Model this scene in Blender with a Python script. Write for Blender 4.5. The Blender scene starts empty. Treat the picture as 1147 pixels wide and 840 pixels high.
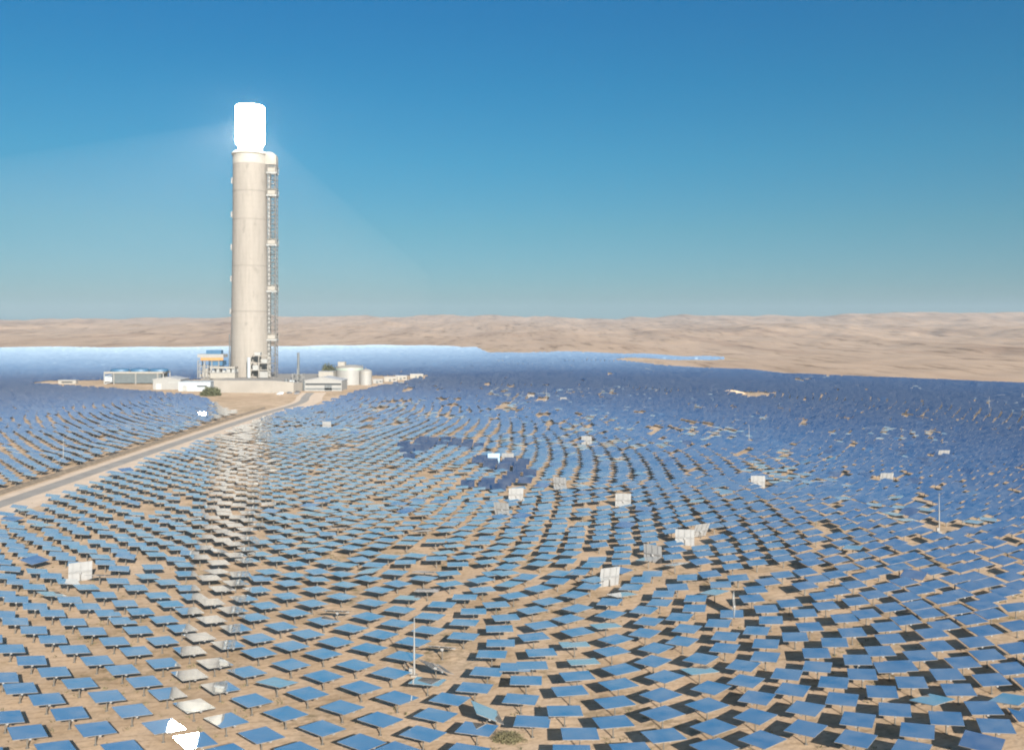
import bpy, bmesh, math, random
import numpy as np
from mathutils import Vector, Matrix, noise

random.seed(7)
rng = np.random.default_rng(11)
scene = bpy.context.scene
C = scene.collection
R = math.radians

# ------------------------------------------------------------------ camera, sky, sun, exposure
CAM_H = 52.4
cd = bpy.data.cameras.new('camera')
cam = bpy.data.objects.new('camera', cd); C.objects.link(cam)
cd.sensor_width = 36.0
cd.lens = 36.0 * 1050 / 1147
cd.shift_y = -54 / 1147
cd.clip_start = 0.5
cd.clip_end = 60000
cam.location = (0, 0, CAM_H)
cam.rotation_euler = (R(90), 0, 0)
scene.camera = cam

SUN = Vector((368.5, -1050, 467)).normalized()          # direction to the sun: behind the camera, a little to the right
SUN_EL = math.asin(SUN.z)
SUN_ROT = math.atan2(SUN.x, SUN.y)
world = bpy.data.worlds.new('World'); scene.world = world
world.use_nodes = True
wn = world.node_tree; wn.nodes.clear()
sky = wn.nodes.new('ShaderNodeTexSky'); sky.sky_type = 'NISHITA'
sky.sun_disc = False
sky.sun_elevation = SUN_EL
sky.sun_rotation = SUN_ROT
sky.altitude = 300; sky.air_density = 1.0; sky.dust_density = 0.6; sky.ozone_density = 2.0
tc = wn.nodes.new('ShaderNodeTexCoord')
sep = wn.nodes.new('ShaderNodeSeparateXYZ'); wn.links.new(tc.outputs['Generated'], sep.inputs[0])
rmp = wn.nodes.new('ShaderNodeValToRGB')                 # the photograph's teal-to-blue sky tint by height
wn.links.new(sep.outputs['Z'], rmp.inputs[0])
SKY_STOPS = [(0.0, (0.36, 0.585, 0.87)), (0.03, (0.32, 0.487, 0.65)), (0.1011, (0.26, 0.54, 0.63)), (0.1736, (0.175, 0.585, 0.705)), (0.247, (0.115, 0.585, 0.76)), (0.3256, (0.095, 0.575, 0.82)), (0.5, (0.14, 0.8, 1.18)), (0.766, (0.09, 0.8, 1.32)), (1.0, (0.09, 0.78, 1.28))]
rmp.color_ramp.elements[0].position = SKY_STOPS[0][0]; rmp.color_ramp.elements[0].color = (*SKY_STOPS[0][1], 1)
rmp.color_ramp.elements[1].position = SKY_STOPS[-1][0]; rmp.color_ramp.elements[1].color = (*SKY_STOPS[-1][1], 1)
for p_, c_ in SKY_STOPS[1:-1]:
    e_ = rmp.color_ramp.elements.new(p_); e_.color = (*c_, 1)
mul = wn.nodes.new('ShaderNodeMix'); mul.data_type = 'RGBA'; mul.blend_type = 'MULTIPLY'
mul.inputs['Factor'].default_value = 1.0
dot = wn.nodes.new('ShaderNodeVectorMath'); dot.operation = 'DOT_PRODUCT'; dot.inputs[1].default_value = SUN      # whiter round the sun
wn.links.new(tc.outputs['Generated'], dot.inputs[0])
dmr = wn.nodes.new('ShaderNodeMapRange'); dmr.interpolation_type = 'SMOOTHSTEP'
dmr.inputs[1].default_value = .42; dmr.inputs[2].default_value = .95; dmr.inputs[3].default_value = 0; dmr.inputs[4].default_value = 1
wn.links.new(dot.outputs['Value'], dmr.inputs[0])
wm = wn.nodes.new('ShaderNodeMix'); wm.data_type = 'RGBA'; wm.inputs[7].default_value = (1.9, 2.15, 2.0, 1)
wn.links.new(dmr.outputs[0], wm.inputs['Factor']); wn.links.new(rmp.outputs[0], wm.inputs[6])
wn.links.new(sky.outputs[0], mul.inputs[6]); wn.links.new(wm.outputs[2], mul.inputs[7])
bg = wn.nodes.new('ShaderNodeBackground'); bg.inputs['Strength'].default_value = 0.05
wn.links.new(mul.outputs[2], bg.inputs['Color'])
wo = wn.nodes.new('ShaderNodeOutputWorld'); wn.links.new(bg.outputs[0], wo.inputs[0])

sl = bpy.data.lights.new('sun', 'SUN'); sl.energy = 5.0; sl.angle = R(0.5); sl.color = (1.0, 0.93, 0.83)
so = bpy.data.objects.new('sun', sl); C.objects.link(so)
so.rotation_euler = SUN.to_track_quat('Z', 'Y').to_euler()
so.location = (300, -600, 500)

scene.view_settings.view_transform = 'Standard'
scene.view_settings.look = 'None'
scene.view_settings.exposure = 1.15
scene.view_settings.gamma = 1.0
scene.view_settings.use_curve_mapping = False
scene.cycles.use_denoising = True
scene.cycles.pixel_filter_type = 'BLACKMAN_HARRIS'; scene.cycles.filter_width = 2.0
scene.cycles.caustics_reflective = False

# ------------------------------------------------------------------ materials
def nt(name):
    m = bpy.data.materials.new(name); m.use_nodes = True
    n = m.node_tree; b = n.nodes['Principled BSDF']
    return m, n, b

def plain(name, col, rough=0.7, metal=0.0, var=0.12, scale=0.6):
    """a paint/metal/plaster colour with a little procedural wear"""
    m, n, b = nt(name)
    t = n.nodes.new('ShaderNodeTexCoord')
    no = n.nodes.new('ShaderNodeTexNoise'); no.inputs['Scale'].default_value = scale; no.inputs['Detail'].default_value = 5
    n.links.new(t.outputs['Object'], no.inputs['Vector'])
    r = n.nodes.new('ShaderNodeValToRGB')
    r.color_ramp.elements[0].position = .3; r.color_ramp.elements[1].position = .7
    r.color_ramp.elements[0].color = (*[c * (1 - var) for c in col], 1)
    r.color_ramp.elements[1].color = (*[min(1, c * (1 + var)) for c in col], 1)
    n.links.new(no.outputs[0], r.inputs[0]); n.links.new(r.outputs[0], b.inputs['Base Color'])
    b.inputs['Roughness'].default_value = rough; b.inputs['Metallic'].default_value = metal
    return m

def mirror_material():
    m, n, b = nt('mirror_glass')
    b.inputs['Base Color'].default_value = (.80, .83, .84, 1)
    b.inputs['Metallic'].default_value = 1.0
    b.inputs['Roughness'].default_value = 0.015
    d = n.nodes.new('ShaderNodeBsdfDiffuse'); d.inputs['Color'].default_value = (.48, .48, .46, 1)
    t = n.nodes.new('ShaderNodeTexCoord')
    no = n.nodes.new('ShaderNodeTexNoise'); no.inputs['Scale'].default_value = .35; no.inputs['Detail'].default_value = 5
    gp = n.nodes.new('ShaderNodeNewGeometry'); n.links.new(gp.outputs['Position'], no.inputs['Vector'])
    mr = n.nodes.new('ShaderNodeMapRange'); mr.inputs[1].default_value = .3; mr.inputs[2].default_value = .75
    mr.inputs[3].default_value = .016; mr.inputs[4].default_value = .085         # a film of desert dust, thicker to the eye at a slant
    n.links.new(no.outputs[0], mr.inputs[0])
    ge = n.nodes.new('ShaderNodeNewGeometry'); dt = n.nodes.new('ShaderNodeVectorMath'); dt.operation = 'DOT_PRODUCT'
    n.links.new(ge.outputs['Normal'], dt.inputs[0]); n.links.new(ge.outputs['Incoming'], dt.inputs[1])
    ab = n.nodes.new('ShaderNodeMath'); ab.operation = 'MAXIMUM'; ab.inputs[1].default_value = .12; n.links.new(dt.outputs['Value'], ab.inputs[0])
    dv = n.nodes.new('ShaderNodeMath'); dv.operation = 'DIVIDE'; dv.use_clamp = True
    n.links.new(mr.outputs[0], dv.inputs[0]); n.links.new(ab.outputs[0], dv.inputs[1])
    mx = n.nodes.new('ShaderNodeMixShader')
    n.links.new(dv.outputs[0], mx.inputs[0]); n.links.new(b.outputs[0], mx.inputs[1]); n.links.new(d.outputs[0], mx.inputs[2])
    n.links.new(mx.outputs[0], n.nodes['Material Output'].inputs['Surface'])
    return m

def ground_material(name, hills=False):
    m, n, b = nt(name)
    L = n.links.new
    t = n.nodes.new('ShaderNodeTexCoord')
    def noise_(scale, detail=6, rough=.55, vec=None):
        o = n.nodes.new('ShaderNodeTexNoise'); o.inputs['Scale'].default_value = scale
        o.inputs['Detail'].default_value = detail; o.inputs['Roughness'].default_value = rough
        L(vec or t.outputs['Object'], o.inputs['Vector']); return o
    def ramp(src, stops):
        r = n.nodes.new('ShaderNodeValToRGB')
        r.color_ramp.elements[0].position = stops[0][0]; r.color_ramp.elements[0].color = (*stops[0][1], 1)
        r.color_ramp.elements[1].position = stops[-1][0]; r.color_ramp.elements[1].color = (*stops[-1][1], 1)
        for p, c in stops[1:-1]:
            e = r.color_ramp.elements.new(p); e.color = (*c, 1)
        L(src, r.inputs[0]); return r
    def mix(f, a, c, kind='MIX'):
        x = n.nodes.new('ShaderNodeMix'); x.data_type = 'RGBA'; x.blend_type = kind
        if isinstance(f, float): x.inputs['Factor'].default_value = f
        else: L(f, x.inputs['Factor'])
        for s, v in ((6, a), (7, c)):
            if isinstance(v, tuple): x.inputs[s].default_value = (*v, 1)
            else: L(v, x.inputs[s])
        return x
    big = noise_(.012, 6); mid = noise_(.11, 7); fine = noise_(1.3, 6, .65)
    sand = ramp(big.outputs[0], [(.3, (.39, .28, .185)), (.5, (.45, .33, .225)), (.72, (.49, .37, .26))])
    s2 = ramp(mid.outputs[0], [(.3, (.78, .76, .72)), (.55, (1, 1, 1)), (.8, (1.1, 1.08, 1.06))])
    col = mix(1.0, sand.outputs[0], s2.outputs[0], 'MULTIPLY')
    s3 = ramp(fine.outputs[0], [(.32, (.8, .78, .75)), (.5, (1, 1, 1)), (.75, (1.08, 1.07, 1.05))])
    col = mix(1.0, col.outputs[2], s3.outputs[0], 'MULTIPLY')
    # faint wheel tracks of the washing trucks, running round the tower between the rows
    sb = n.nodes.new('ShaderNodeVectorMath'); sb.operation = 'SUBTRACT'; sb.inputs[1].default_value = (-233, 834, 0); L(t.outputs['Object'], sb.inputs[0])
    ln = n.nodes.new('ShaderNodeVectorMath'); ln.operation = 'LENGTH'; L(sb.outputs[0], ln.inputs[0])
    wob = n.nodes.new('ShaderNodeMath'); wob.operation = 'MULTIPLY_ADD'; wob.inputs[1].default_value = 3.0; L(mid.outputs[0], wob.inputs[0]); L(ln.outputs['Value'], wob.inputs[2])
    ff_ = n.nodes.new('ShaderNodeMath'); ff_.operation = 'PINGPONG'; ff_.inputs[1].default_value = 5.5; L(wob.outputs[0], ff_.inputs[0])
    trk = ramp(ff_.outputs[0], [(0.0, (1, 1, 1)), (.30, (1, 1, 1)), (.36, (.78, .77, .75)), (.42, (1.04, 1.04, 1.03)), (.62, (1, 1, 1)), (.68, (.80, .79, .77)), (.74, (1, 1, 1))])
    dv = n.nodes.new('ShaderNodeMath'); dv.operation = 'DIVIDE'; dv.inputs[1].default_value = 5.5; L(ff_.outputs[0], dv.inputs[0]); L(dv.outputs[0], trk.inputs[0])
    col = mix(.8, col.outputs[2], trk.outputs[0], 'MULTIPLY')
    # dry weeds in streaks and patches
    w1 = noise_(.045, 5, .6); w2 = noise_(.5, 6, .7)
    mm = n.nodes.new('ShaderNodeMath'); mm.operation = 'MULTIPLY'
    a1 = ramp(w1.outputs[0], [(.48, (0, 0, 0)), (.64, (1, 1, 1))]); a2 = ramp(w2.outputs[0], [(.45, (0, 0, 0)), (.62, (1, 1, 1))])
    L(a1.outputs[0], mm.inputs[0]); L(a2.outputs[0], mm.inputs[1])
    m2 = n.nodes.new('ShaderNodeMath'); m2.operation = 'MULTIPLY'; m2.inputs[1].default_value = .8
    L(mm.outputs[0], m2.inputs[0])
    col = mix(m2.outputs[0], col.outputs[2], (.145, .115, .06))
    # the hills: pinkish marl with darker scrub and painted gully shade, told apart by distance from the plant
    geo = n.nodes.new('ShaderNodeNewGeometry')
    at = n.nodes.new('ShaderNodeAttribute'); at.attribute_name = 'hill'
    mp = n.nodes.new('ShaderNodeMapping'); mp.inputs['Scale'].default_value = (1.5, .22, 2.0); L(t.outputs['Object'], mp.inputs[0])
    h1 = noise_(.0035, 9, .62, mp.outputs[0]); h2 = noise_(.016, 9, .7, mp.outputs[0])
    h2.noise_type = 'RIDGED_MULTIFRACTAL'; h2.inputs['Scale'].default_value = .0032; h2.inputs['Detail'].default_value = 7
    hc = ramp(h1.outputs[0], [(.3, (.265, .18, .125)), (.46, (.365, .262, .183)), (.7, (.42, .31, .225))])
    hs = ramp(h2.outputs[0], [(.10, (1.06, 1.05, 1.04)), (.38, (1, .99, .98)), (.62, (.80, .79, .78)), (.85, (.55, .54, .53))])  # ridged folds darkened in the colour to read as shaded gullies
    hcol = mix(1.0, hc.outputs[0], hs.outputs[0], 'MULTIPLY')
    h3 = noise_(.022, 6, .72, mp.outputs[0])                    # scrub and stony flecks along the gullies
    hf = ramp(h3.outputs[0], [(.36, (.52, .50, .46)), (.45, (.92, .92, .91)), (.6, (1, 1, 1)), (.75, (1.06, 1.05, 1.04))])
    hcol = mix(1.0, hcol.outputs[2], hf.outputs[0], 'MULTIPLY')
    col = mix(at.outputs['Fac'], col.outputs[2], hcol.outputs[2])
    L(col.outputs[2], b.inputs['Base Color'])
    b.inputs['Roughness'].default_value = .95
    b.inputs['Specular IOR Level'].default_value = .1
    bp = n.nodes.new('ShaderNodeBump'); bp.inputs['Strength'].default_value = .5; bp.inputs['Distance'].default_value = .25
    ad = n.nodes.new('ShaderNodeMath'); ad.operation = 'ADD'; L(fine.outputs[0], ad.inputs[0]); L(mid.outputs[0], ad.inputs[1])
    L(ad.outputs[0], bp.inputs['Height']); L(bp.outputs[0], b.inputs['Normal'])
    return m

def concrete_material():
    """pale concrete with casting lifts, rain streaks and patches"""
    m, n, b = nt('tower_concrete'); L = n.links.new
    t = n.nodes.new('ShaderNodeTexCoord')
    mp = n.nodes.new('ShaderNodeMapping'); mp.inputs['Scale'].default_value = (.5, .5, .045); L(t.outputs['Object'], mp.inputs[0])
    a = n.nodes.new('ShaderNodeTexNoise'); a.inputs['Scale'].default_value = 1.0; a.inputs['Detail'].default_value = 8; a.inputs['Roughness'].default_value = .65
    L(mp.outputs[0], a.inputs['Vector'])
    r = n.nodes.new('ShaderNodeValToRGB')
    r.color_ramp.elements[0].position = .25; r.color_ramp.elements[0].color = (.195, .176, .153, 1)
    r.color_ramp.elements[1].position = .55; r.color_ramp.elements[1].color = (.248, .223, .195, 1)
    L(a.outputs[0], r.inputs[0])
    mp2 = n.nodes.new('ShaderNodeMapping'); mp2.inputs['Scale'].default_value = (.11, .11, .06); L(t.outputs['Object'], mp2.inputs[0])
    p = n.nodes.new('ShaderNodeTexNoise'); p.inputs['Scale'].default_value = 1.6; p.inputs['Detail'].default_value = 6; p.inputs['Roughness'].default_value = .6
    L(mp2.outputs[0], p.inputs['Vector'])
    r2 = n.nodes.new('ShaderNodeValToRGB')
    r2.color_ramp.elements[0].position = .30; r2.color_ramp.elements[0].color = (.76, .76, .76, 1)
    r2.color_ramp.elements[1].position = .40; r2.color_ramp.elements[1].color = (1, 1, 1, 1)
    L(p.outputs[0], r2.inputs[0])
    w = n.nodes.new('ShaderNodeTexWave'); w.wave_type = 'BANDS'; w.bands_direction = 'Z'; w.inputs['Scale'].default_value = .062
    w.inputs['Distortion'].default_value = .15; L(t.outputs['Object'], w.inputs['Vector'])
    r3 = n.nodes.new('ShaderNodeValToRGB')
    r3.color_ramp.elements[0].position = .0; r3.color_ramp.elements[0].color = (.94, .94, .94, 1)
    r3.color_ramp.elements[1].position = .05; r3.color_ramp.elements[1].color = (1, 1, 1, 1)
    L(w.outputs[0], r3.inputs[0])
    x = n.nodes.new('ShaderNodeMix'); x.data_type = 'RGBA'; x.blend_type = 'MULTIPLY'; x.inputs['Factor'].default_value = 1
    L(r.outputs[0], x.inputs[6]); L(r2.outputs[0], x.inputs[7])
    y = n.nodes.new('ShaderNodeMix'); y.data_type = 'RGBA'; y.blend_type = 'MULTIPLY'; y.inputs['Factor'].default_value = 1
    L(x.outputs[2], y.inputs[6]); L(r3.outputs[0], y.inputs[7])
    L(y.outputs[2], b.inputs['Base Color']); b.inputs['Roughness'].default_value = .9
    return m

def emission(name, col, s):
    m, n, b = nt(name)
    b.inputs['Base Color'].default_value = (.9, .9, .88, 1)
    b.inputs['Emission Color'].default_value = (*col, 1); b.inputs['Emission Strength'].default_value = s
    return m

M_MIRROR = mirror_material()
M_BACK = plain('white_back_sheet', (.25, .25, .25), .55)
M_STEEL = plain('weathered_post_steel', (.13, .12, .105), .6, .2)
M_EDGE = plain('mirror_edge', (.16, .15, .14), .6)
M_FRAME = plain('grey_rib_steel', (.26, .26, .26), .55, .3)
M_GROUND = ground_material('desert_sand')
M_ASPH = plain('worn_asphalt', (.24, .215, .185), .9, 0, .14, .15)
M_TRACK = plain('graded_sand', (.50, .385, .28), .95, 0, .1, .2)
M_BERM = plain('dark_earth', (.17, .13, .09), .95, 0, .25, .5)
M_CONC = concrete_material()
M_PODC = plain('podium_concrete', (.23, .21, .185), .9, 0, .1, .12)
M_WHITE = plain('white_paint', (.235, .23, .22), .5, 0, .05)
M_CREAM = plain('cream_paint', (.255, .235, .205), .6, 0, .07)
M_GREY = plain('grey_cladding', (.32, .35, .37), .55, 0, .08)
M_DARK = plain('dark_louvre', (.10, .11, .115), .6, 0, .2)
M_SLATE = plain('slate_cladding', (.085, .10, .105), .6, 0, .15)
M_BLUE = plain('blue_sheet', (.035, .10, .18), .5, 0, .12)
M_ORANGE = plain('orange_paint', (.36, .19, .07), .5, 0, .1)
M_ROOF = plain('pale_roof_sheet', (.34, .33, .32), .5, 0, .05)
M_PIPE = plain('pipe_grey', (.30, .30, .29), .5, .3)
M_GREENB = plain('green_band', (.30, .38, .31), .6, 0, .1)
M_LEAF = plain('dusty_foliage', (.075, .08, .04), .9, 0, .35, .6)
M_SCRUB = plain('dry_scrub', (.13, .115, .06), .95, 0, .35, 2.0)
M_BARK = plain('bark', (.12, .085, .06), .9)
M_GLASS = plain('dark_glass', (.03, .035, .04), .15, 0, .1)
M_RUBBER = plain('rubber', (.03, .03, .03), .9)
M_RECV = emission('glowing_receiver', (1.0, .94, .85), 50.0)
M_NECKRIM = plain('rim_concrete', (.33, .31, .275), .9, 0, .08)
M_RING = plain('joint_concrete', (.18, .163, .145), .9)
M_LIFT = plain('lift_lattice_steel', (.125, .12, .115), .55, .1)
M_PALE = plain('pale_lattice_steel', (.19, .185, .175), .5, .1)
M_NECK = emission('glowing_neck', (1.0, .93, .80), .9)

# ------------------------------------------------------------------ helpers
def link(o, parent=None):
    C.objects.link(o)
    if parent is not None: o.parent = parent
    return o

def tag(o, label=None, cat=None, group=None, kind=None):
    if label: o['label'] = label
    if cat: o['category'] = cat
    if group: o['group'] = group
    if kind: o['kind'] = kind
    return o

def thing(name, label, cat, loc, rz=0.0, group=None):
    o = bpy.data.objects.new(name, None); link(o)
    o.empty_display_size = 1.0
    o.location = loc; o.rotation_euler = (0, 0, rz)
    return tag(o, label, cat, group)

class MB:
    """collects shapes into one mesh"""
    def __init__(s): s.bm = bmesh.new(); s.mi = 0
    def _add(s, verts, faces):
        vs = [s.bm.verts.new(v) for v in verts]
        for f in faces:
            try:
                fc = s.bm.faces.new([vs[i] for i in f]); fc.material_index = s.mi
            except ValueError: pass
        return s
    def box(s, x0, y0, z0, x1, y1, z1):
        v = [(x0, y0, z0), (x1, y0, z0), (x1, y1, z0), (x0, y1, z0), (x0, y0, z1), (x1, y0, z1), (x1, y1, z1), (x0, y1, z1)]
        return s._add(v, [(0, 3, 2, 1), (4, 5, 6, 7), (0, 1, 5, 4), (1, 2, 6, 5), (2, 3, 7, 6), (3, 0, 4, 7)])
    def cyl(s, x, y, z0, z1, r0, r1=None, n=24, cap=True):
        r1 = r0 if r1 is None else r1
        v = []
        for z, r in ((z0, r0), (z1, r1)):
            for k in range(n):
                a = 2 * math.pi * k / n; v.append((x + r * math.cos(a), y + r * math.sin(a), z))
        f = [(k, (k + 1) % n, n + (k + 1) % n, n + k) for k in range(n)]
        if cap: f += [tuple(range(n - 1, -1, -1)), tuple(range(n, 2 * n))]
        return s._add(v, f)
    def lathe(s, x, y, prof, n=32):
        v = []; f = []
        for r, z in prof:
            for k in range(n):
                a = 2 * math.pi * k / n; v.append((x + r * math.cos(a), y + r * math.sin(a), z))
        for i in range(len(prof) - 1):
            for k in range(n):
                f.append((i * n + k, i * n + (k + 1) % n, (i + 1) * n + (k + 1) % n, (i + 1) * n + k))
        f += [tuple(range(n - 1, -1, -1)), tuple(range((len(prof) - 1) * n, len(prof) * n))]
        return s._add(v, f)
    def bar(s, a, b, w):
        a = Vector(a); b = Vector(b); d = (b - a)
        if d.length < 1e-6: return s
        z = d.normalized(); x = z.cross(Vector((0, 0, 1)))
        if x.length < 1e-3: x = Vector((1, 0, 0))
        x.normalize(); y = z.cross(x); h = w / 2
        v = [p + x * i * h + y * j * h for p in (a, b) for i, j in ((-1, -1), (1, -1), (1, 1), (-1, 1))]
        return s._add(v, [(0, 1, 2, 3), (7, 6, 5, 4), (0, 4, 5, 1), (1, 5, 6, 2), (2, 6, 7, 3), (3, 7, 4, 0)])
    def prism(s, poly, y0, y1):
        """poly in x,z extruded along y"""
        n = len(poly)
        v = [(x, y0, z) for x, z in poly] + [(x, y1, z) for x, z in poly]
        return s._add(v, [tuple(range(n)), tuple(range(2 * n - 1, n - 1, -1))] + [(k, n + k, n + (k + 1) % n, (k + 1) % n) for k in range(n)])
    def build(s, name, mats, parent=None, smooth=False, bevel=0):
        bmesh.ops.recalc_face_normals(s.bm, faces=s.bm.faces)
        if bevel: bmesh.ops.bevel(s.bm, geom=[e for e in s.bm.edges], offset=bevel, segments=1, affect='EDGES')
        me = bpy.data.meshes.new(name); s.bm.to_mesh(me); s.bm.free()
        for m in (mats if isinstance(mats, (list, tuple)) else [mats]): me.materials.append(m)
        if smooth:
            me.shade_smooth() if hasattr(me, 'shade_smooth') else None
            me.set_sharp_from_angle(angle=R(40))
        return link(bpy.data.objects.new(name, me), parent)

def mesh_np(name, verts, faces, mats, mat_idx=None, parent=None):
    me = bpy.data.meshes.new(name)
    nv, nf = len(verts), len(faces)
    me.vertices.add(nv); me.vertices.foreach_set('co', np.asarray(verts, np.float32).ravel())
    me.loops.add(nf * 4); me.loops.foreach_set('vertex_index', np.asarray(faces, np.int32).ravel())
    me.polygons.add(nf); me.polygons.foreach_set('loop_start', np.arange(0, nf * 4, 4, dtype=np.int32))
    for m in mats: me.materials.append(m)
    if mat_idx is not None: me.polygons.foreach_set('material_index', np.asarray(mat_idx, np.int32))
    me.polygons.foreach_set('use_smooth', np.zeros(nf, bool))
    me.update(calc_edges=True); me.validate()
    return link(bpy.data.objects.new(name, me), parent)

# ------------------------------------------------------------------ terrain
TX, TY = -233.0, 834.0                                   # tower foot
FIELD = np.array([(620, 560), (480, 320), (300, 60), (60, -60), (-160, -80), (-507, 40), (-747, 200), (-960, 434), (-1060, 834),
                  (-1010, 1300), (-874, 1640), (-500, 1700), (-180, 1850), (-60, 1640), (-30, 1420), (10, 1440), (120, 1460), (190, 1490), (330, 1580), (352, 1520), (250, 1430), (175, 1380),
                  (140, 1290), (172, 1215), (190, 1140), (250, 1110), (290, 1010), (343, 933), (455, 834)], float)

def inside(P, poly):
    x, y = P[:, 0], P[:, 1]; c = np.zeros(len(P), bool); n = len(poly)
    for i in range(n):
        x0, y0 = poly[i]; x1, y1 = poly[(i + 1) % n]
        with np.errstate(divide='ignore', invalid='ignore'):
            c ^= ((y0 > y) != (y1 > y)) & (x < (x1 - x0) * (y - y0) / (y1 - y0 + 1e-12) + x0)
    return c

def dist_poly(P, poly):
    d = np.full(len(P), 1e9); n = len(poly)
    for i in range(n):
        a = poly[i]; e = poly[(i + 1) % n] - a
        t = np.clip(((P - a) @ e) / (e @ e), 0, 1)
        d = np.minimum(d, np.hypot(*(P - a - t[:, None] * e).T))
    return d

def sst(a, b, x):
    t = np.clip((x - a) / (b - a), 0, 1); return t * t * (3 - 2 * t)

def terrain(P):
    P = np.asarray(P, float)
    q = np.where(inside(P, FIELD), 0.0, dist_poly(P, FIELD))
    x, y = P[:, 0], P[:, 1]
    z = 13.0 * sst(940, 1680, y) * (1 - sst(20, 240, x - .05 * y))
    fwd = sst(-200, 700, y)
    az = np.arctan2(x, np.maximum(y, 1.0))
    amp = .58 + .20 * sst(-.45, -.12, az) + .14 * sst(0, .25, az)
    qq = np.minimum(q, 5200)
    hill = (.0145 * qq + 2.35e-6 * qq ** 2) * amp
    und = sst(200, 330, y) * sst(14, 40, np.abs(x + 151)) * (1 - sst(480, 560, y) * sst(-560, -480, x) * (1 - sst(-90, -40, x)) * (1 - sst(960, 1040, y)))
    z = z + 1.1 * und * (np.sin(x / 31 + 1.3 * np.sin(y / 47)) * np.sin(y / 38 + .9 * np.sin(x / 53)))
    hill -= np.maximum(q - 5200, 0) * .03
    nz = np.zeros(len(P))
    far = q > 1
    for i in np.where(far)[0]:
        v = Vector((x[i] * .0011 + 3.1, y[i] * .00085 + 1.7, .3))
        a = noise.fractal(v, 1.0, 2.1, 5)
        w = Vector((x[i] * .0050, y[i] * .0022, 2.3))
        b = noise.fractal(w, 1.0, 2.1, 4)
        c = noise.ridged_multi_fractal(Vector((x[i] * .0026 + 7.7, y[i] * .0010 + 2.2, .9)), 1.0, 2.1, 5, 1.0, 2.0)
        nz[i] = 15 * (c - 1.0) * min(1, max(0, q[i] - 250) / 1500) + 26 * a * min(1, q[i] / 2600) + 11.0 * b * min(1, q[i] / 1100)
    return z + (hill + nz) * fwd, q

ang = np.concatenate([np.linspace(-48, 48, 420), np.linspace(50, 310, 66)])
rad = np.concatenate([[0.5], np.linspace(25, 700, 28), np.geomspace(725, 9000, 210)])
AA, RR = np.meshgrid(np.radians(ang), rad)
P = np.stack([(RR * np.sin(AA)).ravel(), (RR * np.cos(AA)).ravel()], 1)
Z, Q = terrain(P)
na = len(ang); nr = len(rad)
idx = np.arange(na * nr).reshape(nr, na)
a0 = idx[:-1, :]; a1 = np.roll(idx, -1, 1)[:-1, :]; b0 = idx[1:, :]; b1 = np.roll(idx, -1, 1)[1:, :]
gf = np.stack([a0.ravel(), b0.ravel(), b1.ravel(), a1.ravel()], 1)[:, ::-1]
ground = mesh_np('desert_ground', np.c_[P, Z], gf, [M_GROUND])
ground['kind'] = 'structure'
at = ground.data.attributes.new('hill', 'FLOAT', 'POINT'); at.data.foreach_set('value', sst(0, 60, Q).astype(np.float32))
ground.data.polygons.foreach_set('use_smooth', np.ones(len(gf), bool))

def gz(x, y): return float(terrain([(x, y)])[0][0])

# ------------------------------------------------------------------ dusty air
HAZE = 5.5e-5
hm = bpy.data.materials.new('dusty_air'); hm.use_nodes = True
hn = hm.node_tree; hn.nodes.clear()
pv = hn.nodes.new('ShaderNodeVolumePrincipled'); pv.inputs['Color'].default_value = (.74, .87, 1.0, 1)
pv.inputs['Density'].default_value = HAZE; pv.inputs['Anisotropy'].default_value = 0.15
ho = hn.nodes.new('ShaderNodeOutputMaterial'); hn.links.new(pv.outputs[0], ho.inputs['Volume'])
hb = MB(); hb.box(-9600, -9600, float(Z.min()) - 1.5, 9600, 9600, 265)
haze = hb.build('haze', hm); haze['kind'] = 'stuff'
# added cone of denser dust, shaped to imitate the receiver's light beams and halo
def beam_cone():
    m = hm.copy(); m.name = 'beam_veil'; m.node_tree.nodes['Principled Volume'].inputs['Density'].default_value = 1.9e-4; m.node_tree.nodes['Principled Volume'].inputs['Color'].default_value = (1, .94, .88, 1)
    b = MB(); n = 48; v = [(0, 0, 238)]; f = []
    for k in range(n):
        a = 2 * math.pi * k / n; c = -math.cos(a)                   # c = 1 on the left side
        sl = R(27 - 14 * c); r = 215 + 55 * c
        v.append((r * math.cos(a), r * math.sin(a), 238 - r * math.tan(sl)))
    for k in range(n): v.append((v[1 + k][0], v[1 + k][1], min(60, v[1 + k][2] - 20)))
    for k in range(n):
        q = (k + 1) % n; f += [(0, 1 + k, 1 + q), (1 + k, 1 + n + k, 1 + n + q, 1 + q)]
    f.append(tuple(range(2 * n, n, -1)))
    b._add(v, f); o = b.build('beam_veil', m); o.location = (-233, 834, 0); o['kind'] = 'stuff'
beam_cone()

# access road, its sandy shoulder and the dark earth bank along it
def strip(name, path, w, z, mat, crown=0.0, kind='structure'):
    path = [Vector((p[0], p[1], 0)) for p in path]
    v = []; f = []
    for i, p in enumerate(path):
        d = (path[min(i + 1, len(path) - 1)] - path[max(i - 1, 0)]).normalized(); s = Vector((d.y, -d.x, 0))
        for k, u in enumerate((-1, -.5, 0, .5, 1)):
            c = p + s * (u * w / 2); v.append((c.x, c.y, z + crown * (1 - abs(u))))
    for i in range(len(path) - 1):
        for k in range(4):
            a = i * 5 + k; f.append((a, a + 1, a + 6, a + 5))
    o = mesh_np(name, v, f, [mat]); o['kind'] = kind
    o.data.polygons.foreach_set('use_smooth', np.ones(len(f), bool))
    return o

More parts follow.
